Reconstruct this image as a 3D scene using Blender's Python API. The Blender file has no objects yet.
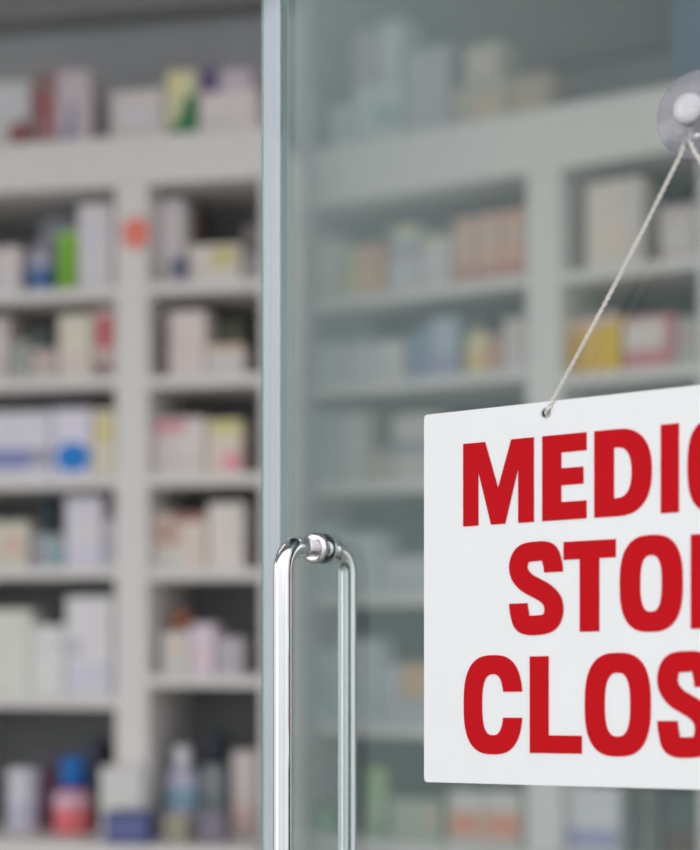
import bpy, bmesh, math, random
from mathutils import Vector, Matrix
random.seed(7)
S = bpy.context.scene
COL = S.collection

# ------------------------------------------------------------------ camera, world, lights, exposure
F, CX, HY, ZC = 1800.0, 350.0, 630.0, 1.35      # focal length in px, centre column, horizon row, eye height
cd = bpy.data.cameras.new('camera'); cam = bpy.data.objects.new('camera', cd); COL.objects.link(cam)
cam.location = (0, 0, ZC); cam.rotation_euler = (math.pi/2, 0, 0)
cd.sensor_fit = 'VERTICAL'; cd.sensor_height = 36.0; cd.lens = F/850*36.0
cd.shift_y = (HY-425.0)/850.0
cd.clip_start = 0.05
cd.dof.use_dof = True; cd.dof.focus_distance = 1.72; cd.dof.aperture_fstop = 2.2
S.camera = cam

S.view_settings.view_transform = 'Standard'; S.view_settings.look = 'None'
S.view_settings.gamma = 1.0; S.view_settings.exposure = -0.29
S.view_settings.use_curve_mapping = False

w = bpy.data.worlds.new('daylight'); S.world = w; w.use_nodes = True
nt = w.node_tree; nt.nodes.clear()
out = nt.nodes.new('ShaderNodeOutputWorld'); bg = nt.nodes.new('ShaderNodeBackground')
tc = nt.nodes.new('ShaderNodeTexCoord'); sx = nt.nodes.new('ShaderNodeSeparateXYZ')
rmp = nt.nodes.new('ShaderNodeValToRGB'); mp = nt.nodes.new('ShaderNodeMapRange')
mp.inputs[1].default_value = -1; mp.inputs[2].default_value = 1
nz = nt.nodes.new('ShaderNodeTexNoise'); nz.inputs['Scale'].default_value = 3.2; nz.inputs['Detail'].default_value = 2
mul = nt.nodes.new('ShaderNodeMixRGB'); mul.blend_type = 'MULTIPLY'; mul.inputs[0].default_value = 0.32
nr = nt.nodes.new('ShaderNodeValToRGB')
nr.color_ramp.elements[0].position = 0.36; nr.color_ramp.elements[0].color = (0.30, 0.33, 0.33, 1)
nr.color_ramp.elements[1].position = 0.62; nr.color_ramp.elements[1].color = (1, 1, 1, 1)
e = rmp.color_ramp.elements
e[0].position = 0.0; e[0].color = (0.34, 0.35, 0.35, 1)
e[1].position = 1.0; e[1].color = (0.95, 0.98, 1.04, 1)
a_ = e.new(0.47); a_.color = (0.66, 0.70, 0.70, 1)
a_ = e.new(0.60); a_.color = (0.98, 0.98, 1.0, 1)
nt.links.new(tc.outputs['Generated'], sx.inputs[0]); nt.links.new(sx.outputs[2], mp.inputs[0])
nt.links.new(mp.outputs[0], rmp.inputs[0]); nt.links.new(tc.outputs['Generated'], nz.inputs['Vector'])
nt.links.new(nz.outputs[0], nr.inputs[0]); nt.links.new(rmp.outputs[0], mul.inputs[1]); nt.links.new(nr.outputs[0], mul.inputs[2])
nt.links.new(mul.outputs[0], bg.inputs[0]); 
# brighter lobe added at left so the door glass reflects a pale haze
dt = nt.nodes.new('ShaderNodeVectorMath'); dt.operation = 'DOT_PRODUCT'; dt.inputs[1].default_value = (-0.95, -0.31, 0.0)
m2 = nt.nodes.new('ShaderNodeMapRange'); m2.interpolation_type = 'SMOOTHSTEP'
m2.inputs[1].default_value = 0.975; m2.inputs[2].default_value = 1.0; m2.inputs[3].default_value = 1.85; m2.inputs[4].default_value = 4.6
fl = nt.nodes.new('ShaderNodeVectorMath'); fl.operation = 'MULTIPLY'; fl.inputs[1].default_value = (1, 1, 0.25)
nm_ = nt.nodes.new('ShaderNodeVectorMath'); nm_.operation = 'NORMALIZE'
nt.links.new(tc.outputs['Generated'], fl.inputs[0]); nt.links.new(fl.outputs[0], nm_.inputs[0]); nt.links.new(nm_.outputs[0], dt.inputs[0]); nt.links.new(dt.outputs['Value'], m2.inputs[0]); nt.links.new(m2.outputs[0], bg.inputs[1])
nt.links.new(bg.outputs[0], out.inputs[0])

def area(name, loc, rot, sx_, sy_, power, col=(1, 1, 1)):
    l = bpy.data.lights.new(name, 'AREA'); l.shape = 'RECTANGLE'; l.size = sx_; l.size_y = sy_
    l.energy = power; l.color = col
    o = bpy.data.objects.new(name, l); o.location = loc; o.rotation_euler = rot; COL.objects.link(o)
area('shop_ceiling_light', (-1.3, 2.55, 2.92), (math.radians(12), 0, 0), 1.2, 0.3, 4.5, (1, 0.97, 0.93))
area('shop_ceiling_light', (0.45, 2.75, 2.92), (math.radians(12), 0, 0), 1.2, 0.3, 4, (1, 0.94, 0.90))

# ------------------------------------------------------------------ materials
def lin(c):
    c /= 255.0
    return c/12.92 if c <= 0.04045 else ((c+0.055)/1.055)**2.4
MATS = {}
def mat(rgb, rough=0.5, metal=0.0, gain=1.0, spec=0.4, noise=0.06, scale=30):
    key = (rgb, rough, metal, gain, spec, noise)
    if key in MATS: return MATS[key]
    m = bpy.data.materials.new('paint_%d_%d_%d' % rgb); m.use_nodes = True
    n = m.node_tree; b = n.nodes['Principled BSDF']
    c = [min(0.86, lin(v)*gain) for v in rgb]
    t = n.nodes.new('ShaderNodeTexCoord'); z = n.nodes.new('ShaderNodeTexNoise'); z.inputs['Scale'].default_value = scale
    r = n.nodes.new('ShaderNodeValToRGB')
    r.color_ramp.elements[0].color = (*[v*(1-noise) for v in c], 1); r.color_ramp.elements[0].position = .3
    r.color_ramp.elements[1].color = (*[min(.9, v*(1+noise)) for v in c], 1); r.color_ramp.elements[1].position = .7
    n.links.new(t.outputs['Object'], z.inputs['Vector']); n.links.new(z.outputs[0], r.inputs[0]); n.links.new(r.outputs[0], b.inputs['Base Color'])
    b.inputs['Roughness'].default_value = rough; b.inputs['Metallic'].default_value = metal
    b.inputs['Specular IOR Level'].default_value = spec
    MATS[key] = m; return m
def P(r, g, b):
    m = 0.3*r+0.5*g+0.2*b
    k = 0.18 if max(r, g, b)-min(r, g, b) < 32 else 0.07      # near-white card is close to neutral
    r, g, b = (int(round(v+(m-v)*k)) for v in (r, g, b))
    return mat((r, g, b), 0.5, gain=1.62)      # printed card or plastic, colour read from the photo

WHITE = mat((226, 221, 219), 0.5, noise=0.02)
BACKP = mat((124, 127, 126), 0.6)  # darker grey puts the shade of the compartments into the panel colour
WALL = mat((162, 162, 166), 0.8, scale=6)
TRIMD = mat((134, 134, 134), 0.8)
FLOOR = mat((170, 166, 160), 0.35, scale=8)
CEIL = mat((205, 205, 203), 0.9)
CHROME = mat((232, 230, 232), 0.09, metal=1.0, noise=0.02)
SIGNW = mat((247, 240, 245), 0.4, noise=0.01)
RED = mat((198, 14, 26), 0.75, noise=0.03, spec=0.12)
STEEL = mat((150, 150, 152), 0.3, metal=1.0)

def glass_mat(name, tint, refl, diffuse=None, dmix=0.0, rough=0.0, gcol=(1, 1, 1)):
    m = bpy.data.materials.new(name); m.use_nodes = True; n = m.node_tree; n.nodes.clear()
    o = n.nodes.new('ShaderNodeOutputMaterial'); tr = n.nodes.new('ShaderNodeBsdfTransparent'); tr.inputs[0].default_value = (*tint, 1)
    gl = n.nodes.new('ShaderNodeBsdfGlossy'); gl.inputs['Roughness'].default_value = rough; gl.inputs[0].default_value = (*gcol, 1)
    fr = n.nodes.new('ShaderNodeFresnel'); fr.inputs[0].default_value = refl
    mx = n.nodes.new('ShaderNodeMixShader'); n.links.new(fr.outputs[0], mx.inputs[0])
    src = tr.outputs[0]
    if diffuse:
        df = n.nodes.new('ShaderNodeBsdfDiffuse'); df.inputs[0].default_value = (*diffuse, 1)
        nzz = n.nodes.new('ShaderNodeTexNoise'); nzz.inputs['Scale'].default_value = 9
        mr = n.nodes.new('ShaderNodeMapRange'); mr.inputs[3].default_value = dmix*0.8; mr.inputs[4].default_value = dmix*1.2
        n.links.new(nzz.outputs[0], mr.inputs[0])
        m2 = n.nodes.new('ShaderNodeMixShader'); n.links.new(mr.outputs[0], m2.inputs[0])
        n.links.new(tr.outputs[0], m2.inputs[1]); n.links.new(df.outputs[0], m2.inputs[2]); src = m2.outputs[0]
    n.links.new(src, mx.inputs[1]); n.links.new(gl.outputs[0], mx.inputs[2]); n.links.new(mx.outputs[0], o.inputs[0])
    return m
GLASS = glass_mat('clear_glass', (0.905, 0.925, 0.918), 1.31, (0.42, 0.62, 0.62), 0.022, gcol=(0.86, 1.0, 0.985))  # teal diffuse and gloss tint put reflection haze into the glass colour
EDGE = glass_mat('green_glass_edge', (0.45, 0.70, 0.64), 1.45, (0.30, 0.52, 0.46), 0.5)
SEAL = glass_mat('clear_plastic_seal', (0.90, 0.95, 0.97), 1.45, (0.70, 0.75, 0.82), 0.42)
KNOB = glass_mat('highlit_clear_plastic', (0.93, 0.92, 0.95), 1.6, (0.84, 0.82, 0.86), 0.72, 0.05)  # pale diffuse mix puts the knob's bright highlight into its colour
CUP = glass_mat('clear_rubber', (0.93, 0.92, 0.95), 1.5, (0.60, 0.58, 0.64), 0.34, 0.08)

# ------------------------------------------------------------------ mesh helpers
def obj(name, bm, m, parent=None, smooth=False, bevel=0.0):
    if bevel > 0:
        bmesh.ops.bevel(bm, geom=list(bm.edges), offset=bevel, segments=2, affect='EDGES', profile=0.6)
    bmesh.ops.recalc_face_normals(bm, faces=bm.faces)
    me = bpy.data.meshes.new(name); bm.to_mesh(me); bm.free()
    if smooth:
        for p in me.polygons: p.use_smooth = True
    me.materials.append(m)
    o = bpy.data.objects.new(name, me); COL.objects.link(o)
    if parent: o.parent = parent
    return o
def box(x0, x1, y0, y1, z0, z1, bm=None):
    bm = bm or bmesh.new()
    bmesh.ops.create_cube(bm, size=1, matrix=Matrix.Translation(((x0+x1)/2, (y0+y1)/2, (z0+z1)/2)) @ Matrix.Diagonal((x1-x0, y1-y0, z1-z0, 1)))
    return bm
def lathe(prof, seg=28, axis='Z', bm=None):
    bm = bm or bmesh.new(); rings = []
    for r, h in prof:
        ring = []
        for k in range(seg):
            a = 2*math.pi*k/seg
            p = (r*math.cos(a), r*math.sin(a), h) if axis == 'Z' else (r*math.cos(a), -h, r*math.sin(a))
            ring.append(bm.verts.new(p))
        rings.append(ring)
    for A, B in zip(rings, rings[1:]):
        for k in range(seg):
            bm.faces.new((A[k], A[(k+1) % seg], B[(k+1) % seg], B[k]))
    bm.faces.new(rings[0]); bm.faces.new(rings[-1])
    return bm
def tube(points, r, seg=16, bm=None):
    bm = bm or bmesh.new(); pts = [Vector(p) for p in points]; rings = []
    up = Vector((0.31, 0.2, 0.93)); prev = None
    for i, p in enumerate(pts):
        t = (pts[min(i+1, len(pts)-1)]-pts[max(i-1, 0)]).normalized()
        if prev is None: nrm = t.cross(up).normalized()
        else: nrm = (prev - t*prev.dot(t)).normalized()
        prev = nrm; b = t.cross(nrm)
        rings.append([bm.verts.new(p+(nrm*math.cos(2*math.pi*k/seg)+b*math.sin(2*math.pi*k/seg))*r) for k in range(seg)])
    for A, B in zip(rings, rings[1:]):
        for k in range(seg): bm.faces.new((A[k], A[(k+1) % seg], B[(k+1) % seg], B[k]))
    bm.faces.new(rings[0]); bm.faces.new(rings[-1])
    return bm
def flat(name, loops, thick, m, parent=None):
    """closed 2-D outlines (x, z) with holes, given thickness along y"""
    cu = bpy.data.curves.new(name, 'CURVE'); cu.dimensions = '2D'; cu.fill_mode = 'BOTH'; cu.extrude = thick/2
    for lp in loops:
        s = cu.splines.new('POLY'); s.points.add(len(lp)-1); s.use_cyclic_u = True
        for p, q in zip(s.points, lp): p.co = (q[0], q[1], 0, 1)
    tmp = bpy.data.objects.new(name, cu); COL.objects.link(tmp)
    me = bpy.data.meshes.new_from_object(tmp.evaluated_get(bpy.context.evaluated_depsgraph_get()))
    bpy.data.objects.remove(tmp); bpy.data.curves.remove(cu)
    me.transform(Matrix.Rotation(math.pi/2, 4, 'X')); me.name = name
    me.materials.clear(); me.materials.append(m)
    o = bpy.data.objects.new(name, me); COL.objects.link(o)
    if parent: o.parent = parent
    return o
def tag(o, label, cat, group=None):
    o['label'] = label; o['category'] = cat
    if group: o['group'] = group
    return o
def struct(o): o['kind'] = 'structure'; return o

class Plane:
    """an upright plane: origin on the floor, local x along it, local y into the shop"""
    def __init__(s, px, Y, ang):
        s.a = math.radians(ang); s.O = Vector(((px-CX)/F*Y, Y, 0)); s.c, s.s = math.cos(s.a), math.sin(s.a)
    def hit(s, px, inset=0.0):
        k = (px-CX)/F; X, Y = s.O.x+s.s*inset, s.O.y+s.c*inset
        t = (k*Y-X)/(s.c+k*s.s); return t, Y-s.s*t
    def z(s, px, py, inset=0.0): return ZC+(HY-py)/F*s.hit(px, inset)[1]
    def pt(s, x, y, z): return Vector((s.O.x+s.c*x+s.s*y, s.O.y-s.s*x+s.c*y, z))
    def place(s, o, x, y, z, dz=0.0): o.location = s.pt(x, y, z); o.rotation_euler = (0, 0, -s.a+dz)

LEFT = Plane(131, 3.84, 13.0)      # front of the shelving left of the door
RIGHT = Plane(540, 3.90, 33.9)     # front of the shelving seen through the door
DOOR = Plane(262, 1.85, 34.7)      # outer face of the glass door

# ------------------------------------------------------------------ room shell
DEP = 0.30
struct(obj('floor', box(-5, 5, -2.5, 7, -0.1, 0), FLOOR))
struct(obj('ceiling', box(-5, 3.6, 1.28, 7, 3.0, 3.1), CEIL))
struct(obj('sky_block_fascia', box(-5, 3.6, 1.28, 1.42, 2.62, 3.0), WALL))     # unseen fascia, added to keep high sky light off the shelves
def wall(name, pl, x0, x1, y0, y1, z0, z1, m):
    o = obj(name, box(x0, x1, y0, y1, z0, z1), m); pl.place(o, 0, 0, 0); return struct(o)
lw1 = LEFT.hit(264)[0]
wall('wall_left', LEFT, -4.0, lw1, DEP+0.004, DEP+0.12, 0, 3.0, WALL)
wall('wall_right', RIGHT, -1.15, 2.6, DEP+0.004, DEP+0.12, 0, 3.0, WALL)
zt = LEFT.z(60, 30, DEP)
wall('trim_1', LEFT, -4.0, lw1, DEP-0.08, DEP+0.004, zt, 3.0, TRIMD)
wall('trim_2', RIGHT, -0.80, 2.6, DEP-0.02, DEP+0.004, 2.66, 3.0, TRIMD)
bx0 = RIGHT.hit(678, 0.2)[0]
wall('column_right', RIGHT, bx0, bx0+0.22, 0.17, DEP+0.004, RIGHT.z(540, 171)+0.137, 3.0, mat((118, 136, 156), 0.7))

# ------------------------------------------------------------------ shelving units
SH = 0.024; BASE = 0.905
def unit(pl, label, stiles, zf0, zf1, bays, ledge, BASE):
    root = bpy.data.objects.new('medicine_shelving', None); COL.objects.link(root); pl.place(root, 0, 0, 0)
    tag(root, label, 'shelving')
    xs = [(pl.hit(a)[0], pl.hit(b)[0]) for a, b in stiles]
    L, R = xs[0][0], xs[-1][1]
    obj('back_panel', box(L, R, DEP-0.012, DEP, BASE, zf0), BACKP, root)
    obj('header_panel', box(L, R, 0, DEP, zf0, zf1), WHITE, root, bevel=0.004)
    for x0, x1 in xs:
        obj('upright', box(x0, x1, 0.001, DEP-0.012, BASE, zf0), WHITE, root, bevel=0.003)
    tops = []
    for (x0, x1), (x2, x3), zs in zip(xs, xs[1:], bays):
        tp = [zf1]
        for z in zs:
            sh = obj('shelf', box(x1, x2, 0.004, DEP-0.012, z, z+SH), WHITE, root)
            tp.append(z+SH)
        tp.append(BASE); tops.append(tp)
    obj('counter_ledge', box(L, R, -ledge, DEP, BASE-0.03, BASE), WHITE, root, bevel=0.004)
    b = obj('base_cabinet', box(L+.002, R-.002, -ledge+0.03, DEP, 0.08, BASE-0.03), WHITE, root)
    obj('plinth', box(L+.02, R-.02, -ledge+0.08, DEP-.02, 0.0, 0.08), TRIMD, root)
    n = len(xs)-1
    for i in range(n):
        a, c = xs[i][0]+.01, xs[i+1][1]-.01
        d = obj('cabinet_door', box(a+(c-a)*0.02, a+(c-a)*0.98, -ledge+0.012, -ledge+0.03, 0.1, BASE-0.05), WHITE, root, bevel=0.003)
        obj('pull', box((a+c)/2-.06, (a+c)/2+.06, -ledge-0.004, -ledge+0.012, 0.74, 0.752), STEEL, d)
    return root, xs, tops
zf = LEFT.z(131, 185)
lz = lambda px, ys: [LEFT.z(px, y) for y in ys]
LROOT, LX, LT = unit(LEFT, 'white medicine shelving left of the glass door edge', [(-96, -62), (115, 147), (260, 267)], zf, zf+0.106,
                 [lz(60, (300, 388, 488, 578, 708)), lz(200, (292, 386, 485, 580, 687))], 0.12, BASE)
zr = RIGHT.z(540, 171)
rz = lambda px, ys: [RIGHT.z(px, y) for y in ys]
low = rz(400, (605, 737)); r3 = rz(360, (493,))
RROOT, RX, RT = unit(RIGHT, 'white medicine shelving seen through the glass door', [(255, 282), (526, 559), (698, 738)], zr, zr+0.136,
                 [rz(407, (299, 389))+r3+low, rz(630, (275, 380))+r3+low], 0.04, 0.87)

# ------------------------------------------------------------------ products
KEY = {}
def spot(bay, row):
    pl, T = (LEFT, LT) if bay in 'AB' else (RIGHT, RT)
    return pl, T[0 if bay in 'AC' else 1][row]
def base_z(bay, row, on):
    pl, z = spot(bay, row)
    return pl, (KEY[on] if on else z)
def ceil_z(bay, row):
    T = (LT if bay in 'AB' else RT)[0 if bay in 'AC' else 1]
    return 9 if row == 0 else (zf if bay in 'AB' else zr) if row == 1 else T[row-1]-SH
def fit(bay, row, a, b):
    X = LX if bay in 'AB' else RX; i = 0 if bay in 'AC' else 1
    lo, hi = (X[i][1]+.002, X[i+1][0]-.002)
    if row == 0: lo, hi = X[0][0]+.002, X[-1][1]-.002
    return max(a, lo), min(b, hi)
def carton(bay, row, x0, x1, yt, colour, label, prints=(), inset=0.035, dep=0.09, on=None, key=None, name='medicine_carton', group=None, tilt=0.0, cat='box'):
    pl, zb = base_z(bay, row, on)
    a, b = pl.hit(x0, inset)[0], pl.hit(x1, inset)[0]
    if inset > 0: a, b = fit(bay, row, a, b)
    W = b-a-0.0015; H = min(max(0.03, pl.z((x0+x1)/2, yt, inset)-zb), ceil_z(bay, row)-zb-.006)
    o = obj(name, box(-W/2, W/2, 0, dep, 0, H), P(*colour), bevel=0.0015)
    tag(o, label, cat, group)
    pl.place(o, (a+b)/2, inset, zb+0.0005, tilt)
    for pr in prints:
        u0, u1, v0, v1, c = pr[:5]; nm = pr[5] if len(pr) > 5 else 'printed_band'
        if nm == 'round_label':
            cx, cz = -W/2+W*(u0+u1)/2, H*(v0+v1)/2; rx, rz_ = W*(u1-u0)/2, H*(v1-v0)/2
            p = flat(nm, [[(cx+rx*math.cos(k*math.pi/16), cz+rz_*math.sin(k*math.pi/16)) for k in range(32)]], 0.0012, P(*c), o)
        elif nm == 'swoosh':
            lp = [(u0, v0), (u1, v0), (u1, v1), (u1-(u1-u0)*.35, v1), (u0+(u1-u0)*.45, v0+(v1-v0)*.45)]
            p = flat(nm, [[(-W/2+W*u, H*v) for u, v in lp]], 0.0012, P(*c), o)
        else:
            p = obj(nm, box(-W/2+W*u0, -W/2+W*u1, -0.0007, 0.002, H*v0, H*v1), P(*c), o)
        if len(pr) > 6: p['label'] = pr[6]
    # tuck flap on top of the carton
    if H > 0.05: obj('tuck_flap', box(-W*0.46, W*0.46, 0.003, dep*0.9, H-0.0006, H+0.0006), P(*colour), o)
    KEY[key or label] = zb+H+0.0015
    return o
def bottle(bay, row, x0, x1, yt, colour, capc, label, band=None, capfrac=0.25, inset=0.035, name='medicine_bottle', neck=0.6, cat='bottle', on=None):
    pl, zb = base_z(bay, row, on)
    a, b = pl.hit(x0, inset)[0], pl.hit(x1, inset)[0]
    a, b = fit(bay, row, a, b); R = (b-a)/2*0.98; H = min(max(0.04, pl.z((x0+x1)/2, yt, inset)-zb), ceil_z(bay, row)-zb-.006); hb = H*(1-capfrac)
    prof = [(R*.9, 0), (R, R*.12), (R, hb*.80), (R*.93, hb*.88), (R*neck*.95, hb*.97), (R*neck*.9, hb)]
    o = obj(name, lathe(prof), P(*colour), smooth=True)
    tag(o, label, cat)
    obj('cap', lathe([(R*neck, hb), (R*neck*1.06, hb+.002), (R*neck*1.06, H-.003), (R*neck*.98, H)]), P(*capc), o, smooth=True)
    if band: obj('wrap_label', lathe([(R*1.012, hb*band[0]), (R*1.012, hb*band[1])]), P(*band[2]), o, smooth=False)
    pl.place(o, (a+b)/2, inset+R, zb+0.0005)
    return o
W1, W2, PK, LIL = (184, 178, 178), (172, 172, 174), (186, 172, 172), (176, 172, 186)

# ---- top of the left header
carton('A', 0, -14, 31, 82, W2, 'pale grey medicine box at the left end of the left header top', [(0, 1, .62, .70, LIL)], inset=0.07)
bottle('A', 0, 7, 23, 116, (130, 60, 66), (176, 170, 168), 'small dark red jar standing in front of the pale grey box', inset=0.01, name='cream_jar', neck=.9, cat='jar')
carton('A', 0, 34, 55, 72, (136, 92, 96), 'tall dull red medicine box on the left header', [(.15, .85, .78, .97, (112, 96, 92)), (.1, .6, .4, .72, (128, 66, 72))], dep=.07)
carton('A', 0, 56, 90, 71, (166, 152, 160), 'mauve pink box with a slanted dark blue patch on the header', [(.2, .55, .04, .55, (86, 92, 128), 'swoosh')], dep=.07)
carton('A', 0, 111, 164, 90, (176, 166, 166), 'long low pinkish white box left of the green swoosh box', [(.3, .75, .3, .55, LIL)])
carton('A', 0, 166, 197, 71, (176, 172, 140), 'pale yellow box with a dark green swoosh', [(.0, 1, .04, .62, (30, 100, 62), 'swoosh', 'dark green swoosh'), (.1, .5, .62, .96, (188, 180, 128))])
carton('B', 0, 199, 256, 91, PK, 'wide pinkish white box carrying the violet and the pink cartons', [(.1, .6, .2, .4, W2)], key='under')
carton('B', 0, 198, 217, 69, (78, 66, 104), 'small dark violet carton lying on the wide pinkish box', [(.1, .9, .3, .6, (96, 84, 120))], on='under')
carton('B', 0, 219, 250, 70, (172, 156, 168), 'flat pale pink carton beside the violet carton', [(.2, .8, .3, .6, (160, 148, 172))], on='under')

# ---- left unit, first shelf
carton('A', 1, -8, 20, 247, (180, 168, 170), 'pinkish white carton at the left edge of the top left shelf', [(.3, .9, .15, .35, LIL)])
bottle('A', 1, 25, 48, 243, (148, 146, 168), (140, 136, 156), 'lavender bottle with a blue wrap label on the top left shelf', (.1, .62, (62, 92, 140)), .18)
carton('A', 1, 40, 76, 217, (126, 128, 140), 'slate grey box standing behind the bright green pouch', [(.1, .9, .7, .85, (138, 138, 152))], inset=.15)
def pouch(bay, row, x0, x1, yt, colour, label):
    pl, zb = spot(bay, row); inset = .05
    a, b = pl.hit(x0, inset)[0], pl.hit(x1, inset)[0]; W = b-a; H = pl.z((x0+x1)/2, yt, inset)-zb
    bm = bmesh.new(); N = 10; M = 8; G = []
    for i in range(N+1):
        v = i/N; row_ = []
        d = 0.022*(1-v)**.7+0.0015
        for k in range(2*M):
            a_ = 2*math.pi*k/(2*M); row_.append(bm.verts.new((W/2*math.cos(a_)*(1 if abs(math.cos(a_)) < .9 else 1.0), d*math.sin(a_), H*v)))
        G.append(row_)
    for A_, B_ in zip(G, G[1:]):
        for k in range(2*M): bm.faces.new((A_[k], A_[(k+1) % (2*M)], B_[(k+1) % (2*M)], B_[k]))
    bm.faces.new(G[0]); bm.faces.new(G[-1])
    o = obj('refill_pouch', bm, P(*colour), smooth=True); tag(o, label, 'pouch'); pl.place(o, (a+b)/2, inset+.02, zb+.0005)
    obj('pouch_seal', box(-W/2, W/2, -.002, .002, H-.001, H+.012), P(128, 176, 76), o)
    return o
pouch('A', 1, 54, 75, 236, (108, 158, 48), 'bright green stand-up pouch on the top left shelf')
carton('A', 1, 78, 112, 204, (180, 174, 178), 'tall white carton against the upright on the top left shelf', [(.1, .6, .5, .75, LIL)])
carton('B', 1, 150, 184, 199, (182, 172, 176), 'tall white carton right of the upright on the first shelf', [(.35, .75, .12, .3, (172, 180, 160))], inset=.06, dep=.07)
bottle('B', 1, 170, 184, 258, (112, 106, 128), (66, 74, 108), 'tiny navy capped jar in front of the tall white carton', capfrac=.55, inset=.012, neck=.95, name='cream_jar', cat='jar')
carton('B', 1, 186.5, 200, 209, (112, 84, 82), 'narrow brown carton behind the yellow labelled white box', [(.2, .8, .3, .6, (96, 66, 64))], inset=.15, dep=.05)
carton('B', 1, 188, 240, 245, (182, 174, 166), 'white box with an olive yellow label on the first shelf', [(.45, .92, .42, .92, (172, 160, 112), 'front_label')])
carton('B', 1, 243, 258, 226, (106, 100, 100), 'narrow dark grey carton next to the olive labelled box', [(.1, .9, .1, .5, (168, 158, 166))], inset=.06, dep=.06)

# ---- second shelf
carton('A', 2, -20, 8, 318, (168, 158, 156), 'pinkish grey carton cut by the picture edge on the second shelf', [(.5, .9, .4, .6, PK)])
carton('A', 2, 10, 30, 342, (138, 138, 132), 'small grey carton on the second left shelf', [(.1, .9, .55, .8, (124, 128, 124))])
carton('A', 2, 31, 56, 350, (164, 150, 146), 'low dusty pink carton left of the beige box', [(.1, .9, .5, .8, (170, 140, 140))])
carton('A', 2, 24, 50, 330, (118, 130, 128), 'grey green carton standing behind the low dusty pink one', [(.1, .9, .7, .9, (128, 140, 138))], inset=.15)
carton('A', 2, 58, 91, 315, (182, 174, 160), 'beige carton on the second left shelf', [(.1, .8, .1, .4, (184, 166, 164))])
carton('A', 2, 93, 114, 309, (178, 160, 154), 'narrow carton with a red square and a brown foot', [(.15, .95, .42, .9, (164, 78, 82), 'front_label', 'red square label'), (.1, .9, .02, .24, (124, 96, 98))])
carton('B', 2, 150, 166, 322, (110, 88, 86), 'dark brown carton in the corner of the second shelf', [(.5, 1, .05, .5, (140, 82, 88))], inset=.12)
carton('B', 2, 168, 205, 311, (184, 170, 168), 'pinkish white carton on the second shelf right bay', [(.0, .95, .46, .50, (178, 150, 156))])
carton('B', 2, 206, 244, 345, (176, 164, 166), 'low pinkish box with a sand coloured top stripe', [(.0, 1, .78, 1, (178, 160, 140)), (.0, 1, .1, .45, (172, 172, 172))])
carton('B', 2, 208, 242, 322, (112, 110, 96), 'olive brown carton standing behind the low pinkish box', [(.1, .9, .5, .8, (104, 116, 92))], inset=.15)

# ---- third shelf
carton('A', 3, -12, 50, 412, (180, 176, 188), 'long white pack with a violet blue band', [(0, .68, .16, .44, (104, 110, 158)), (.68, 1, .2, .44, (130, 128, 146))])
carton('A', 3, 52, 91, 409, (184, 178, 194), 'white box with a bright blue oval on its front', [(.08, .98, .08, .52, (8, 104, 176), 'round_label', 'bright blue oval')])
carton('A', 3, 93, 114, 410, (188, 178, 160), 'narrow cream box with a yellow top against the upright', [(.05, .95, .5, .92, (184, 172, 124))])
carton('B', 3, 152, 205, 418, (184, 172, 170), 'white box with a rose pink stripe along its top', [(.02, .62, .76, .95, (184, 116, 132)), (.3, .95, .2, .25, (170, 156, 160))])
carton('B', 3, 207, 241, 420, (186, 172, 158), 'box with a yellow top and a pink lower patch', [(.1, 1, .74, .98, (176, 172, 112)), (.45, 1, .08, .38, (204, 126, 142))])

# ---- fourth shelf
carton('A', 4, -8, 28, 522, (176, 168, 154), 'cream carton with a faint red spot on the fourth shelf', [(.4, .75, .3, .7, (184, 136, 124), 'round_label')])
bottle('A', 4, 33, 55, 496, (76, 96, 106), (66, 86, 98), 'dark teal bottle standing behind the low grey green box', inset=.15)
carton('A', 4, 32, 63, 535, (130, 138, 142), 'low grey green box between cream and lilac cartons', [(.5, .95, .1, .6, (108, 144, 148)), (.0, .4, .1, .6, (140, 124, 140))])
carton('A', 4, 65, 102, 497, (180, 174, 188), 'tall lilac white carton on the fourth shelf', [(.35, .95, .35, .58, (184, 176, 176)), (.1, .9, .15, .2, (172, 166, 196))])
carton('A', 4, 103, 115, 520, (158, 154, 162), 'thin grey lilac carton beside the tall lilac one', [(.1, .9, .3, .6, (150, 146, 156))])
carton('B', 4, 150, 206, 514, (184, 168, 158), 'beige carton with a brownish red top edge', [(.38, .95, .86, 1, (142, 92, 86)), (.05, .5, .45, .86, (164, 136, 124)), (.0, .6, .02, .3, (178, 176, 174))])
carton('B', 4, 208, 243, 503, (188, 178, 174), 'tall plain white carton right of the beige one', [(.5, .9, .3, .9, (182, 176, 168))])

# ---- fifth shelf
carton('A', 5, -10, 30, 610, (182, 180, 170), 'cream white box at the left edge of the wide lower shelf', [(.3, .95, .0, .3, (180, 182, 174))])
carton('A', 5, 31, 64, 626, (184, 184, 182), 'white box in the middle of the wide lower shelf', [(.1, .9, .6, .8, (178, 178, 182))])
carton('A', 5, 66, 112, 597, (186, 182, 186), 'large white box with a small grey mark on the lower shelf', [(.05, .35, .42, .58, (162, 158, 166)), (.05, .95, .05, .35, (176, 172, 186))])
bottle('B', 5, 168, 188, 612, (180, 164, 156), (188, 116, 84), 'small bottle with an orange cap on the fifth shelf', capfrac=.3, inset=.13, neck=.8)
carton('B', 5, 160, 189, 632, (174, 172, 168), 'grey white carton in front of the orange capped bottle', [(.3, .7, .5, .8, (196, 168, 150))])
carton('B', 5, 190, 214, 624, (186, 168, 180), 'pink white carton with a small salmon dot', [(.1, .5, .3, .5, (200, 156, 158), 'round_label')])
carton('B', 5, 216, 242, 638, (158, 150, 158), 'grey lilac carton at the right end of the fifth shelf', [(.2, .8, .3, .7, (150, 144, 152))])

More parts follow.
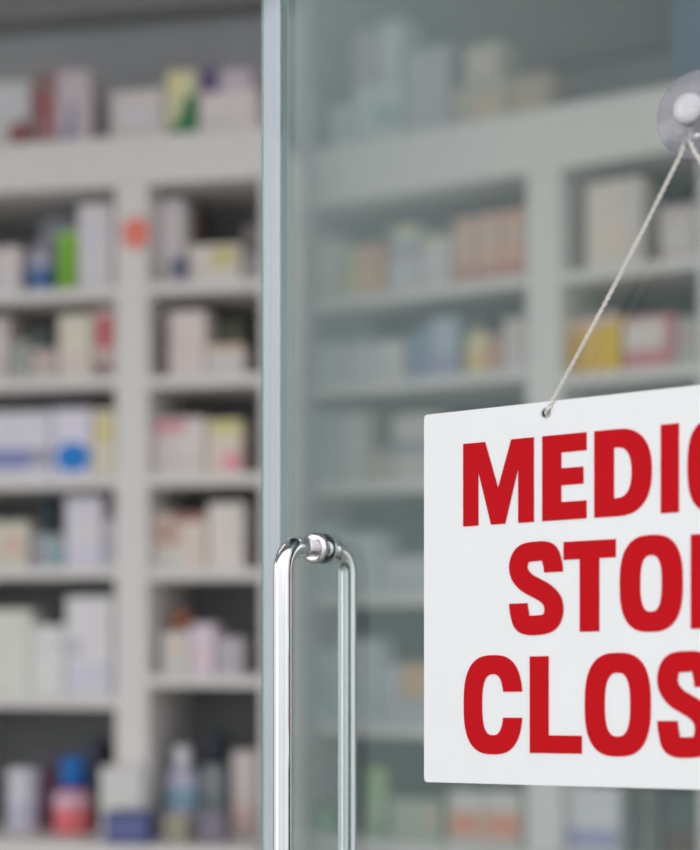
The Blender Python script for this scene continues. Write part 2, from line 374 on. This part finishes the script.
# ---- counter ledge of the left unit
bottle('A', 6, 2, 32, 770, (172, 170, 182), (178, 176, 188), 'squat white tub on the counter at the left edge', (.2, .6, (158, 156, 176)), .2, name='powder_tub', neck=.95, cat='tub')
bottle('A', 6, 48, 84, 758, (196, 96, 100), (12, 88, 158), 'red bottle with a bright blue cap on the counter', (.62, .9, (180, 150, 166)), .42, neck=.6, inset=.03)
bottle('A', 6, 36, 58, 752, (112, 74, 96), (96, 82, 104), 'dark plum bottle behind the red and blue bottle', inset=.14)
carton('A', 6, 80, 98, 742, (60, 62, 82), 'dark navy carton behind the red and blue bottle', [(.0, .5, .1, .5, (40, 80, 88))], inset=.15)
carton('A', 6, 100, 142, 768, (180, 176, 174), 'white carton on the counter in front of the upright', [(.0, .6, .35, .6, (182, 180, 168))], inset=-.055, dep=.05)
carton('A', 6, 104, 148, 812, (64, 70, 114), 'low navy pack lying in front of the white counter carton', [(.1, .9, .3, .7, (84, 90, 132))], inset=-.112, dep=.05)
bottle('B', 6, 160, 194, 748, (160, 156, 178), (186, 182, 190), 'lilac bottle with a white cap and teal label', (.42, .72, (116, 146, 164)), .22, neck=.5)
bottle('B', 6, 196, 223, 734, (112, 118, 124), (30, 34, 48), 'grey bottle with a black cap on the counter', (.2, .6, (100, 112, 116)), .30, inset=.04, neck=.98)
carton('B', 6, 197, 222, 814, (112, 104, 118), 'low purple grey box in front of the black capped bottle', [(.1, .9, .3, .7, (104, 98, 114))], inset=-.06, dep=.05)
carton('B', 6, 162, 186, 816, (146, 140, 124), 'low khaki box in front of the lilac bottle', [(.1, .9, .3, .7, (134, 128, 110))], inset=-.07, dep=.05)
carton('B', 6, 232, 256, 752, (176, 164, 162), 'pale pink carton beside the glass edge on the counter', [(.1, .9, .1, .4, (182, 156, 150))], inset=.05)

# ---- orange round tag on the upright
t_, Y_ = LEFT.hit(136); zc = LEFT.z(136, 233)
o = flat('round_tag', [[(.031*math.cos(k*math.pi/18), .034*math.sin(k*math.pi/18)) for k in range(36)]], .003, P(212, 104, 88))
tag(o, 'orange red round tag stuck on the white upright', 'tag'); LEFT.place(o, t_, -0.002, zc)

# ---- top of the right header
carton('C', 0, 266, 286, 74, (60, 140, 170), 'teal blue carton at the left end of the right header top', [(0, 1, .0, .4, (150, 150, 186))])
carton('C', 0, 297, 326, 70, (96, 102, 102), 'dark grey carton standing on the right header', [(.2, .7, .3, .7, (122, 120, 124))])
carton('C', 0, 330, 351, 106, (158, 164, 168), 'small pale carton between the dark grey box and the lower stack', [(.1, .9, .3, .7, (150, 158, 160))])
carton('C', 0, 353, 402, 84, (156, 162, 166), 'pale grey box carrying two cartons on the right header', [(.5, .9, .3, .6, (110, 142, 146))], key='st')
carton('C', 0, 354, 376, 30, (146, 138, 144), 'mauve grey carton on the left of the pair on the pale grey box', [(.2, .8, .2, .8, (150, 134, 142))], on='st')
carton('C', 0, 378, 401, 20, (150, 158, 160), 'tall pale carton on the right of the pair on the pale grey box', [(.2, .8, .2, .8, (158, 166, 168))], on='st')
carton('C', 0, 405, 449, 48, (142, 142, 150), 'large blue grey carton in the middle of the right header top', [(.1, .9, .1, .3, (150, 146, 150))])
carton('C', 0, 452, 508, 84, (150, 140, 126), 'long tan box under the small beige carton', [(.4, .9, .2, .6, (172, 146, 122))], key='tan')
carton('C', 0, 464, 500, 44, (154, 146, 134), 'small beige carton lying on the long tan box', [(.2, .8, .3, .7, (166, 150, 140))], on='tan')
carton('C', 0, 510, 550, 74, (144, 130, 114), 'brown tan box near the upright on the right header', [(.1, .6, .2, .5, (160, 136, 112))])

# ---- right unit, first shelf left bay
carton('C', 1, 297, 315, 246, (160, 112, 122), 'rose red carton at the left of the first shelf behind glass', [(.1, .9, .05, .3, (168, 96, 104))])
carton('C', 1, 317, 335, 240, (168, 164, 162), 'pale grey carton right of the rose red carton behind glass', [(.2, .8, .2, .8, (174, 168, 166))])
carton('C', 1, 338, 352, 247, (152, 156, 126), 'olive carton beginning the short colourful row behind glass', [(.1, .9, .2, .5, (168, 164, 120))])
carton('C', 1, 353, 368, 246, (184, 150, 122), 'peach carton in the short colourful row behind glass', [(.1, .9, .2, .5, (186, 160, 116))])
carton('C', 1, 369, 383, 243, (178, 128, 112), 'terracotta carton ending the short colourful row behind glass', [(.1, .9, .2, .5, (184, 156, 112))])
carton('C', 1, 388, 420, 252, (170, 164, 168), 'low white carton carrying a yellow topped carton', [(.0, 1, .85, 1, (140, 130, 156))], key='ly')
carton('C', 1, 390, 418, 226, (150, 152, 160), 'small lilac carton with a yellow top on the low white carton', [(.2, .9, .6, 1, (178, 170, 126))], on='ly')
carton('C', 1, 422, 450, 236, (174, 168, 172), 'white carton directly left of the salmon cartons', [(.0, .8, .8, 1, (176, 170, 140))])
for k, (a, b, c, lb) in enumerate([(453, 476, (178, 138, 122), 'salmon carton farthest from the upright in the trio behind glass'),
                               (477.5, 500, (184, 142, 126), 'salmon carton in the middle of the trio behind glass'),
                               (501.5, 525, (186, 138, 122), 'salmon carton touching the upright in the trio behind glass')]):
    carton('C', 1, a, b, 218-4*k, c, lb, [(.15, .85, .5, .8, (172, 150, 136), 'front_label'), (.1, .9, .06, .2, (150, 90, 80))], group='salmon cartons on the first shelf')
# second shelf left bay
carton('C', 2, 289, 345, 346, (166, 166, 172), 'long white box at the left of the second shelf behind glass', [(.1, .9, .1, .4, (158, 166, 168))])
carton('C', 2, 347, 404, 342, (168, 166, 170), 'long white box right of its twin on the second shelf behind glass', [(.7, .98, .3, .9, (178, 174, 168))])
carton('C', 2, 312, 372, 319, (126, 134, 150), 'blue grey pack standing behind the two long white boxes', [(.7, .95, .1, .9, (146, 154, 166))], inset=.15)
carton('C', 2, 410, 427, 330, (104, 124, 146), 'steel blue carton on the second shelf behind glass', [(.1, .9, .1, .5, (110, 124, 152))])
carton('C', 2, 429, 456, 318, (142, 152, 170), 'pale blue carton with a violet lower patch behind glass', [(.1, .9, .1, .35, (128, 122, 158))])
bottle('C', 2, 460, 486, 318, (186, 176, 140), (74, 84, 74), 'pale yellow bottle with a dark cap behind glass', (.12, .5, (200, 166, 110)), .2, neck=.6)
carton('C', 2, 488, 501, 336, (164, 124, 114), 'narrow rust carton between yellow bottle and pink carton', [(.1, .9, .1, .5, (178, 130, 112))])
carton('C', 2, 503, 525, 318, (178, 164, 162), 'pinkish white carton touching the upright on the second shelf', [(.1, .9, .1, .3, (184, 170, 176))])
# third shelf left bay
carton('C', 3, 288, 310, 432, (112, 122, 128), 'dark slate carton on the third shelf above the door handle', [(.1, .9, .3, .5, (96, 108, 116))])
carton('C', 3, 313, 344, 412, (148, 156, 158), 'grey carton on the third shelf above the door handle', [(.1, .9, .5, .9, (144, 152, 156))])
carton('C', 3, 345, 364, 412, (164, 162, 156), 'pale beige carton right of the grey carton above the handle', [(.1, .9, .1, .5, (166, 164, 160))])
carton('C', 3, 365, 391, 450, (148, 138, 128), 'low tan carton on the third shelf beside the sign', [(.1, .9, .1, .5, (156, 144, 130))])
carton('C', 3, 392, 436, 414, (164, 158, 154), 'pale carton with a violet grey stripe half behind the sign', [(.0, 1, .42, .6, (122, 116, 136))])
# fourth and fifth shelves left bay
carton('C', 4, 300, 333, 526, (150, 166, 164), 'grey green carton seen between the two handle bars', [(.1, .9, .3, .7, (142, 160, 156))])
carton('C', 4, 380, 440, 556, (160, 158, 166), 'lilac white carton on the fourth shelf left of the sign', [(.1, .9, .1, .4, (150, 156, 158))])
carton('C', 4, 336, 377, 534, (158, 168, 168), 'pale teal grey carton just right of the inner handle bar near its top', [(.1, .9, .5, .8, (150, 164, 164))])
carton('C', 5, 337, 374, 640, (160, 166, 170), 'tall pale grey carton on the fifth shelf behind the inner handle bar', [(.1, .9, .2, .5, (150, 160, 166))])
carton('C', 5, 298, 334, 650, (150, 164, 168), 'blue grey carton low between the two handle bars', [(.1, .9, .3, .7, (136, 146, 156))])
carton('C', 5, 376, 436, 700, (146, 148, 158), 'flat lilac grey box left of the sign on the fifth shelf', [(.1, .9, .3, .7, (154, 154, 162))], key='fl')
carton('C', 5, 377, 400, 664, (156, 158, 162), 'small pale carton on the flat lilac grey box', [(.1, .9, .3, .7, (160, 160, 166))], on='fl')
carton('C', 5, 401, 432, 664, (172, 142, 116), 'small tan orange carton beside the sign on the flat box', [(.3, .95, .3, .8, (178, 142, 108))], on='fl')
# counter of the right unit
bottle('C', 6, 300, 330, 806, (110, 138, 116), (104, 136, 98), 'grey green bottle low between the handle bars', (.2, .6, (104, 146, 96)), .2)
bottle('C', 6, 360, 382, 770, (128, 154, 112), (138, 166, 110), 'light green bottle right of the inner handle bar', (.3, .6, (140, 156, 126)), .2, neck=.8)
carton('C', 6, 390, 442, 800, (146, 152, 136), 'grey green carton below the corner of the sign', [(.7, .95, .3, .8, (170, 144, 130)), (.95, 1, 0, 1, (96, 136, 104))])
for a, b, lb in [(448, 484, 'white carton with an orange band nearer the green carton below the sign'), (485, 521, 'white carton with an orange band touching the upright below the sign')]:
    carton('C', 6, a, b, 792, (178, 174, 170), lb, [(.04, .96, .14, .62, (190, 124, 100), 'printed_band', 'orange band')], group='orange banded cartons below the sign')
# right bay
carton('D', 1, 586, 642, 180, (184, 172, 162), 'large cream carton behind the string of the sign', [(.72, 1, .02, .98, (176, 166, 164)), (.3, .7, .2, .5, (190, 170, 156))])
carton('D', 1, 660, 697, 206, (176, 160, 162), 'pink white carton at the right edge of the first shelf', [(.1, .9, .3, .6, (178, 170, 168))])
for k, (a, b, c, lb) in enumerate([(566, 582, (172, 132, 44), 'dull amber carton touching the upright above the sign'), (583.5, 600, (196, 152, 52), 'amber carton in the middle of the trio above the sign'), (601.5, 619, (208, 160, 30), 'brightest amber carton next to the red and white box')]):
    carton('D', 2, a, b, 322-4*k, c, lb, [(.0, 1, .82, 1, (188, 160, 140))], group='amber cartons above the sign')
carton('D', 2, 623, 674, 316, (172, 110, 112), 'red and white box right of the amber cartons', [(.0, .8, .38, .92, (186, 172, 166), 'front_label')])
carton('D', 2, 676, 698, 318, (148, 152, 144), 'grey green carton at the right edge above the sign', [(.1, .9, .4, .8, (164, 140, 142))])
carton('D', 6, 560, 619, 786, (174, 172, 178), 'white carton with a violet stripe right of the upright below the sign', [(.0, 1, .1, .34, (128, 126, 160))])
carton('D', 6, 632, 660, 786, (98, 102, 98), 'dark grey carton below the sign', [(.1, .9, .4, .8, (92, 96, 92))], inset=.08)
carton('D', 6, 664, 696, 790, (78, 86, 90), 'blackish teal carton at the lower right corner below the sign', [(.0, 1, .0, .4, (92, 78, 70))], inset=.08)

# ------------------------------------------------------------------ glass door
TH = 0.012; DW = 0.95
door = bpy.data.objects.new('glass_door', None); COL.objects.link(door); DOOR.place(door, 0, 0, 0)
tag(door, 'frameless clear glass shop door standing ajar on the right', 'door')
obj('glass_pane', box(0.024, DW, 0, TH, 0.012, 2.35), GLASS, door)
obj('edge_seal', box(0.0028, 0.0239, -0.001, TH+0.001, 0.012, 2.35), SEAL, door)
obj('glass_edge', box(0.0, 0.0025, -0.001, TH+0.001, 0.012, 2.35), EDGE, door)
for z0, z1 in ((0.002, 0.011),): obj('floor_sweep', box(0.02, DW, 0.002, TH-.002, z0, z1), TRIMD, door)
obj('patch_fitting', box(DW-.16, DW+.004, -.008, TH+.008, 2.30, 2.36), STEEL, door, bevel=.002)
obj('patch_fitting', box(DW-.16, DW+.004, -.008, TH+.008, 0.0, 0.09), STEEL, door, bevel=.002)
# back-to-back tubular pull handle
hx = DOOR.hit(316)[0]; hz1 = DOOR.z(283, 546, -.055); hz0 = hz1-0.62
def pull(sgn, face):
    off = 0.055; r = 0.024; pts = []
    y0 = face
    def arc(zc_, up):
        L_ = []
        for k in range(9):
            a = math.pi/2*k/8
            L_.append((hx, sgn*off-sgn*r*(1-math.sin(a)) if False else sgn*(off-r+r*math.sin(a)), zc_+up*r*math.cos(a)))
        return L_
    pts = [(hx, y0, hz1)] + arc(hz1-r, 1) + [(hx, sgn*off, hz1-r-(hz1-hz0-2*r)*k/12) for k in range(1, 12)] + arc(hz0+r, -1)[::-1] + [(hx, y0, hz0)]
    return pts
hd = obj('pull_handle', tube(pull(-1, 0.0), 0.0098, 20), CHROME, door, smooth=True); hd['label'] = 'polished outer bar of the pull handle'
hb = obj('pull_handle', tube(pull(1, TH), 0.0098, 20), CHROME, door, smooth=True); hb['label'] = 'inner bar of the pull handle seen through the glass'
for z in (hz1, hz0):
    for par, y, s in ((hd, 0.0, 1), (hb, TH, -1)):
        bm = lathe([(0.0155, 0), (0.0155, .004), (0.013, .006), (0.0105, .006)], 24, 'Y')
        if s < 0: bm.transform(Matrix.Rotation(math.pi, 4, 'Z'))
        bm.transform(Matrix.Translation((hx, y, z)))
        obj('rosette', bm, CHROME, par, smooth=True)

# ------------------------------------------------------------------ closed sign
GAP = -0.010                                   # face of the board in front of the glass
SHR = 0.0244
u0 = DOOR.hit(424, GAP-.004)[0]; uc = DOOR.hit(692, GAP-.004)[0]
SW = 2*(uc-u0)
zT = DOOR.z(424, 415, GAP-.004); zB = DOOR.z(424, 782, GAP-.004); SHH = zT-zB
def uv(px, py):
    t, Y = DOOR.hit(px, GAP-.004); u = t-u0
    return u, ZC+(HY-py)/F*Y-zB-SHR*u
def shear(loop): return [(u-SW/2, v+SHR*u) for u, v in loop]
sign = bpy.data.objects.new('closed_sign', None); COL.objects.link(sign)
DOOR.place(sign, u0+SW/2, GAP-.002, zB)
tag(sign, 'white board sign lettered in red hanging on the glass door', 'sign')
hu, hv = uv(546, 413)
def circ(u, v, r, n=20): return [(u+r*math.cos(2*math.pi*k/n), v+r*math.sin(2*math.pi*k/n)) for k in range(n)]
cr = .004
def rrect(w_, h_):
    L_ = []
    for cx, cy, a0 in ((w_-cr, h_-cr, 0), (cr, h_-cr, 90), (cr, cr, 180), (w_-cr, cr, 270)):
        for k in range(5):
            a = math.radians(a0+22.5*k); L_.append((cx+cr*math.cos(a), cy+cr*math.sin(a)))
    return L_
flat('board', [shear(rrect(SW, SHH)), shear(circ(hu, hv, .0040)), shear(circ(SW-hu, hv, .0040))], .004, SIGNW, sign)
for c in (hu, SW-hu):
    e_ = flat('eyelet', [shear(circ(c, hv, .0050)), shear(circ(c, hv, .0039))], .0052, STEEL, sign)

NS = 2.7
def sup(a, w_=.5, h_=.5, n=NS):
    c, s = math.cos(a), math.sin(a)
    return (.5+w_*math.copysign(abs(c)**(2/n), c), .5+h_*math.copysign(abs(s)**(2/n), s))
def letter(ch, wpx, hpx):
    """outlines of one heavy condensed capital in a unit box"""
    st = 18.5/wpx; ar = 17.5/hpx
    if ch == 'I': return [[(0, 0), (1, 0), (1, 1), (0, 1)]]
    if ch == 'L': return [[(0, 0), (1, 0), (1, ar), (st, ar), (st, 1), (0, 1)]]
    if ch == 'T': return [[(.5-st/2, 0), (.5+st/2, 0), (.5+st/2, 1-ar), (1, 1-ar), (1, 1), (0, 1), (0, 1-ar), (.5-st/2, 1-ar)]]
    if ch == 'E': return [[(0, 0), (1, 0), (1, ar), (st, ar), (st, .5-ar*.45), (.93, .5-ar*.45), (.93, .5+ar*.5), (st, .5+ar*.5), (st, 1-ar), (1, 1-ar), (1, 1), (0, 1)]]
    if ch == 'M':
        s = 15.5/wpx
        return [[(0, 0), (s, 0), (s, .66), (.5-s*.46, 0), (.5+s*.46, 0), (1-s, .66), (1-s, 0), (1, 0), (1, 1), (1-s*1.45, 1), (.5, .43), (s*1.45, 1), (0, 1)]]
    if ch == 'D':
        outer = [(0, 0)]+[(x*1.0, y) for x, y in [((.42+.58*max(0, math.cos(a))**(2/2.4)), .5+.5*math.copysign(abs(math.sin(a))**(2/2.4), math.sin(a))) for a in [math.radians(-90+7.5*k) for k in range(25)]]]+[(0, 1)]
        inn = [(st, ar)]+[((.40+(.6-st)*max(0, math.cos(a))**(2/2.4)), .5+(.5-ar)*math.copysign(abs(math.sin(a))**(2/2.4), math.sin(a))) for a in [math.radians(-90+7.5*k) for k in range(25)]]+[(st, 1-ar)]
        return [outer, inn]
    if ch == 'O':
        n = 48; return [[sup(2*math.pi*k/n) for k in range(n)], [sup(2*math.pi*k/n, .5-st*1.02, .5-ar*1.05) for k in range(n)]]
    if ch == 'C':
        def ang(y, h_): return math.asin(min(1, (abs(y)/h_)**(NS/2)))
        hi, wi = .5-ar*1.05, .5-st*1.02; yt = .13
        ao, ai = ang(yt, .5), ang(yt, hi); n = 40
        o_ = [sup(ao+(2*math.pi-2*ao)*k/n) for k in range(n+1)]
        i_ = [sup(ai+(2*math.pi-2*ai)*k/n, wi, hi) for k in range(n+1)]
        return [o_+i_[::-1]]
    if ch == 'S':
        hw = 9.3; W_, H_ = wpx, hpx
        key = [(W_-hw*1.02, H_*.665), (W_-hw*1.12, H_*.76), (W_*.72, H_-hw*1.15), (W_*.5, H_-hw*.98), (W_*.27, H_-hw*1.2), (hw*1.02, H_*.77), (hw*1.15, H_*.66),
               (W_*.33, H_*.565), (W_*.5, H_*.505), (W_*.68, H_*.44), (W_-hw*1.12, H_*.35), (W_-hw*1.0, H_*.235), (W_*.74, hw*1.25), (W_*.5, hw*.98), (W_*.27, hw*1.2), (hw*1.1, H_*.25), (hw*1.0, H_*.345)]
        pts = []
        for i in range(len(key)-1):
            p0, p1, p2, p3 = key[max(i-1, 0)], key[i], key[i+1], key[min(i+2, len(key)-1)]
            for k in range(6):
                t = k/6
                pts.append(tuple(.5*(2*p1[j]+(p2[j]-p0[j])*t+(2*p0[j]-5*p1[j]+4*p2[j]-p3[j])*t*t+(3*p1[j]-p0[j]-3*p2[j]+p3[j])*t**3) for j in (0, 1)))
        pts.append(key[-1])
        A_, B_ = [], []
        for i, p in enumerate(pts):
            q0, q1 = pts[max(i-1, 0)], pts[min(i+1, len(pts)-1)]
            dx, dy = q1[0]-q0[0], q1[1]-q0[1]; l_ = math.hypot(dx, dy)
            if i in (0, len(pts)-1): dx, dy, l_ = 0, (1 if i == 0 else 1), 1
            h_ = hw
            for side, sg in ((A_, -1), (B_, 1)):
                q = (p[0]+sg*dy/l_*h_, p[1]-sg*dx/l_*h_)
                if side and (q[0]-side[-1][0])*dx+(q[1]-side[-1][1])*dy <= 0: q = side[-1]
                side.append(q)
        A_, B_ = [[(x/W_, y/H_) for x, y in side] for side in (A_, B_)]
        return ('strip', A_, B_)
    if ch == 'A':
        s = st*.98
        return [[(0, 0), (s, 0), (s+.055, .22), (1-s-.055, .22), (1-s, 0), (1, 0), (.5+s*.62, 1), (.5-s*.62, 1)],
                [(s+.10, .38), (1-s-.10, .38), (.5, .80)]]
    if ch == 'R':
        bow = lambda w_, y0, y1, x0: [(x0+(w_-x0)*max(0, math.cos(a))**(2/2.4), (y0+y1)/2+(y1-y0)/2*math.copysign(abs(math.sin(a))**(2/2.4), math.sin(a))) for a in [math.radians(-90+10*k) for k in range(19)]]
        return [[(0, 0), (st, 0), (st, .40), (.45, .40), (.58, .36), (.64, .25), (.66, 0), (1, 0), (.96, .1), (.95, .3), (.86, .42), (.78, .46)]
                + bow(.97, .46, 1, .6)[4:]+[(0, 1)], [(st, .40+ar), (.42, .40+ar)]+bow(.97-st, .40+ar, 1-ar, .42)[1:-1]+[(.42, 1-ar), (st, 1-ar)]]
def line(chars, xs_, vb, vt, extra):
    """xs_: (px0, px1) of the letters in view; extra: the rest of the word, given as width in metres and gap"""
    out_ = []; 
    for ch, (a, b) in zip(chars, xs_):
        out_.append((ch, uv(a, HY)[0], uv(b, HY)[0]))
    cur = out_[-1][2]
    for ch, wd, gp in extra:
        out_.append((ch, cur+gp, cur+gp+wd)); cur += gp+wd
    return out_
LINES = []
gp = .0068
m_ = lambda px0, px1: uv(px1, HY)[0]-uv(px0, HY)[0]
v = lambda px, py: uv(px, py)[1]
LINES.append(('lettering', line('MEDI', [(463.5, 534), (542.5, 586.7), (594.5, 652), (661, 679)], 0, 0, [('C', .0515, .0082), ('A', .0560, .005), ('L', .0410, .0065)]),
              (v(465, 526.4)+v(670, 512.8))/2, (v(465, 443.5)+v(670, 424.5))/2))
LINES.append(('lettering', line('STO', [(509.4, 563.5), (563.8, 616), (620, 683)], 0, 0, [('R', .0535, .0075), ('E', .0425, .0075)]), v(590, 631.5), v(590, 540.5)))
LINES.append(('lettering', line('CLOS', [(464, 522.6), (530, 582), (585, 651), (657.5, 716)], 0, 0, [('E', .0430, .0075), ('D', .0530, .0072)]), v(556, 753.3), v(556, 656)))
for nm, ls, vb, vt in LINES:
    root = None
    loops = []; strips = []
    for ch, a, b in ls:
        hpx = (vt-vb)*1055*1.02; wpx = (b-a)*1055*0.90
        ov = 0.022 if ch in 'OCS' else 0.0
        to = lambda lp: shear([(a+(b-a)*x, vb+(vt-vb)*(-ov+(1+2*ov)*y)) for x, y in lp])
        lt = letter(ch, wpx, hpx)
        if lt[0] == 'strip': strips.append((to(lt[1]), to(lt[2])))
        else: loops += [to(lp) for lp in lt]
    L_ = flat(nm, loops, .0012, RED, sign)
    bm = bmesh.new(); bm.from_mesh(L_.data)
    for A_, B_ in strips:
        fa, fb = [[bm.verts.new((p[0], -.0006, p[1])) for p in side] for side in (A_, B_)]
        for i in range(len(fa)-1):
            bm.faces.new((fa[i], fa[i+1], fb[i+1], fb[i]))
    bm.to_mesh(L_.data); bm.free()
    L_.location = (0, -.0022, 0)
print('SIGN', SW, SHH, [(ls[0][1], SW-ls[-1][2]) for _, ls, _, _ in LINES], [round(v_, 3) for l in LINES for v_ in l[2:]])

# ------------------------------------------------------------------ suction cup and string
czp = DOOR.z(692, 112, -.01)
cup = bpy.data.objects.new('suction_cup', None); COL.objects.link(cup); DOOR.place(cup, uc, 0, czp)
tag(cup, 'clear round suction cup holding the sign string on the glass', 'suction cup')
obj('cup_disc', lathe([(.039, .0006), (.0385, .0022), (.034, .0042), (.024, .0075), (.015, .0115), (.0115, .014)], 40, 'Y'), CUP, cup, smooth=True)
obj('knob', lathe([(.0095, .012), (.0085, .015), (.0088, .018), (.0125, .0205), (.0135, .0235), (.0120, .0262), (.006, .0275)], 32, 'Y'), KNOB, cup, smooth=True)
hk = [(0, -.0165, -.009)]+[(0, -.0165-.0075*math.sin(a), -.0215-.0105*(-math.cos(a)) - .0) for a in [math.pi*(1-k/10) for k in range(0)]]
bm = tube([(.0105*math.cos(2*math.pi*k/24), -.0165, -.002+.0105*math.sin(2*math.pi*k/24)) for k in range(25)], .0022, 10)
obj('collar_ring', bm, CUP, cup, smooth=True)
hook = tube([(0, -.0165, -.0115), (0, -.0170, -.020), (0, -.0185, -.0275), (0, -.0225, -.0315), (0, -.0275, -.0300), (0, -.0290, -.0255)], .0023, 10)
obj('hook', hook, CUP, cup, smooth=True)
def world_to_door(px, py, inset): t, Y = DOOR.hit(px, inset); return Vector((t, inset, ZC+(HY-py)/F*Y))
Hl = Vector((u0+hu, GAP-.005, zB+hv+SHR*hu)); Hr = Vector((u0+SW-hu, GAP-.005, zB+hv+SHR*(SW-hu)))
top = Vector((uc, -.0235, czp-.0285)); topl = Vector((uc-.0135, -.021, czp-.046))
pathc = [Hl+Vector((.004, .0085, .012)), Hl+Vector((0, .0075, .001)), Hl, Hl+Vector((.003, -.001, .003))]
def lerp(a, b, t): return a+(b-a)*t
for k in range(1, 22):
    t = k/22; p = lerp(Hl, top, t); p.z -= .004*math.sin(math.pi*t); pathc.append(p)
pathc += [top+Vector((-.002, 0, -.0006)), top+Vector((.002, 0, -.0006))]
for k in range(1, 22):
    t = k/22; p = lerp(top, Hr, t); p.z -= .004*math.sin(math.pi*t); pathc.append(p)
pathc += [Hr+Vector((-.003, -.001, .003)), Hr, Hr+Vector((0, .0075, .001)), Hr+Vector((-.004, .0085, .012))]
# resample and twist two strands
fine = [pathc[0]]
for a, b in zip(pathc, pathc[1:]):
    n = max(1, int((b-a).length/.0012))
    fine += [lerp(a, b, (k+1)/n) for k in range(n)]
STR = .00105
def strand(ph):
    P_ = []; d = 0; last = fine[0]
    for i, p in enumerate(fine):
        d += (p-last).length; last = p
        t = (fine[min(i+1, len(fine)-1)]-fine[max(i-1, 0)]).normalized()
        n1 = t.cross(Vector((0, 1, 0))); n1 = n1.normalized() if n1.length > 1e-3 else Vector((1, 0, 0)); n2 = t.cross(n1)
        a = d/.013*2*math.pi+ph; P_.append(p+(n1*math.cos(a)+n2*math.sin(a))*STR)
    return P_
bm = tube(strand(0), STR, 6); tube(strand(math.pi), STR, 6, bm)
st_ = obj('hanging_string', bm, mat((226, 220, 212), 0.8), smooth=True)
st_.location = DOOR.O; st_.rotation_euler = (0, 0, -DOOR.a)
tag(st_, 'white twisted string running from suction cup to sign', 'string')
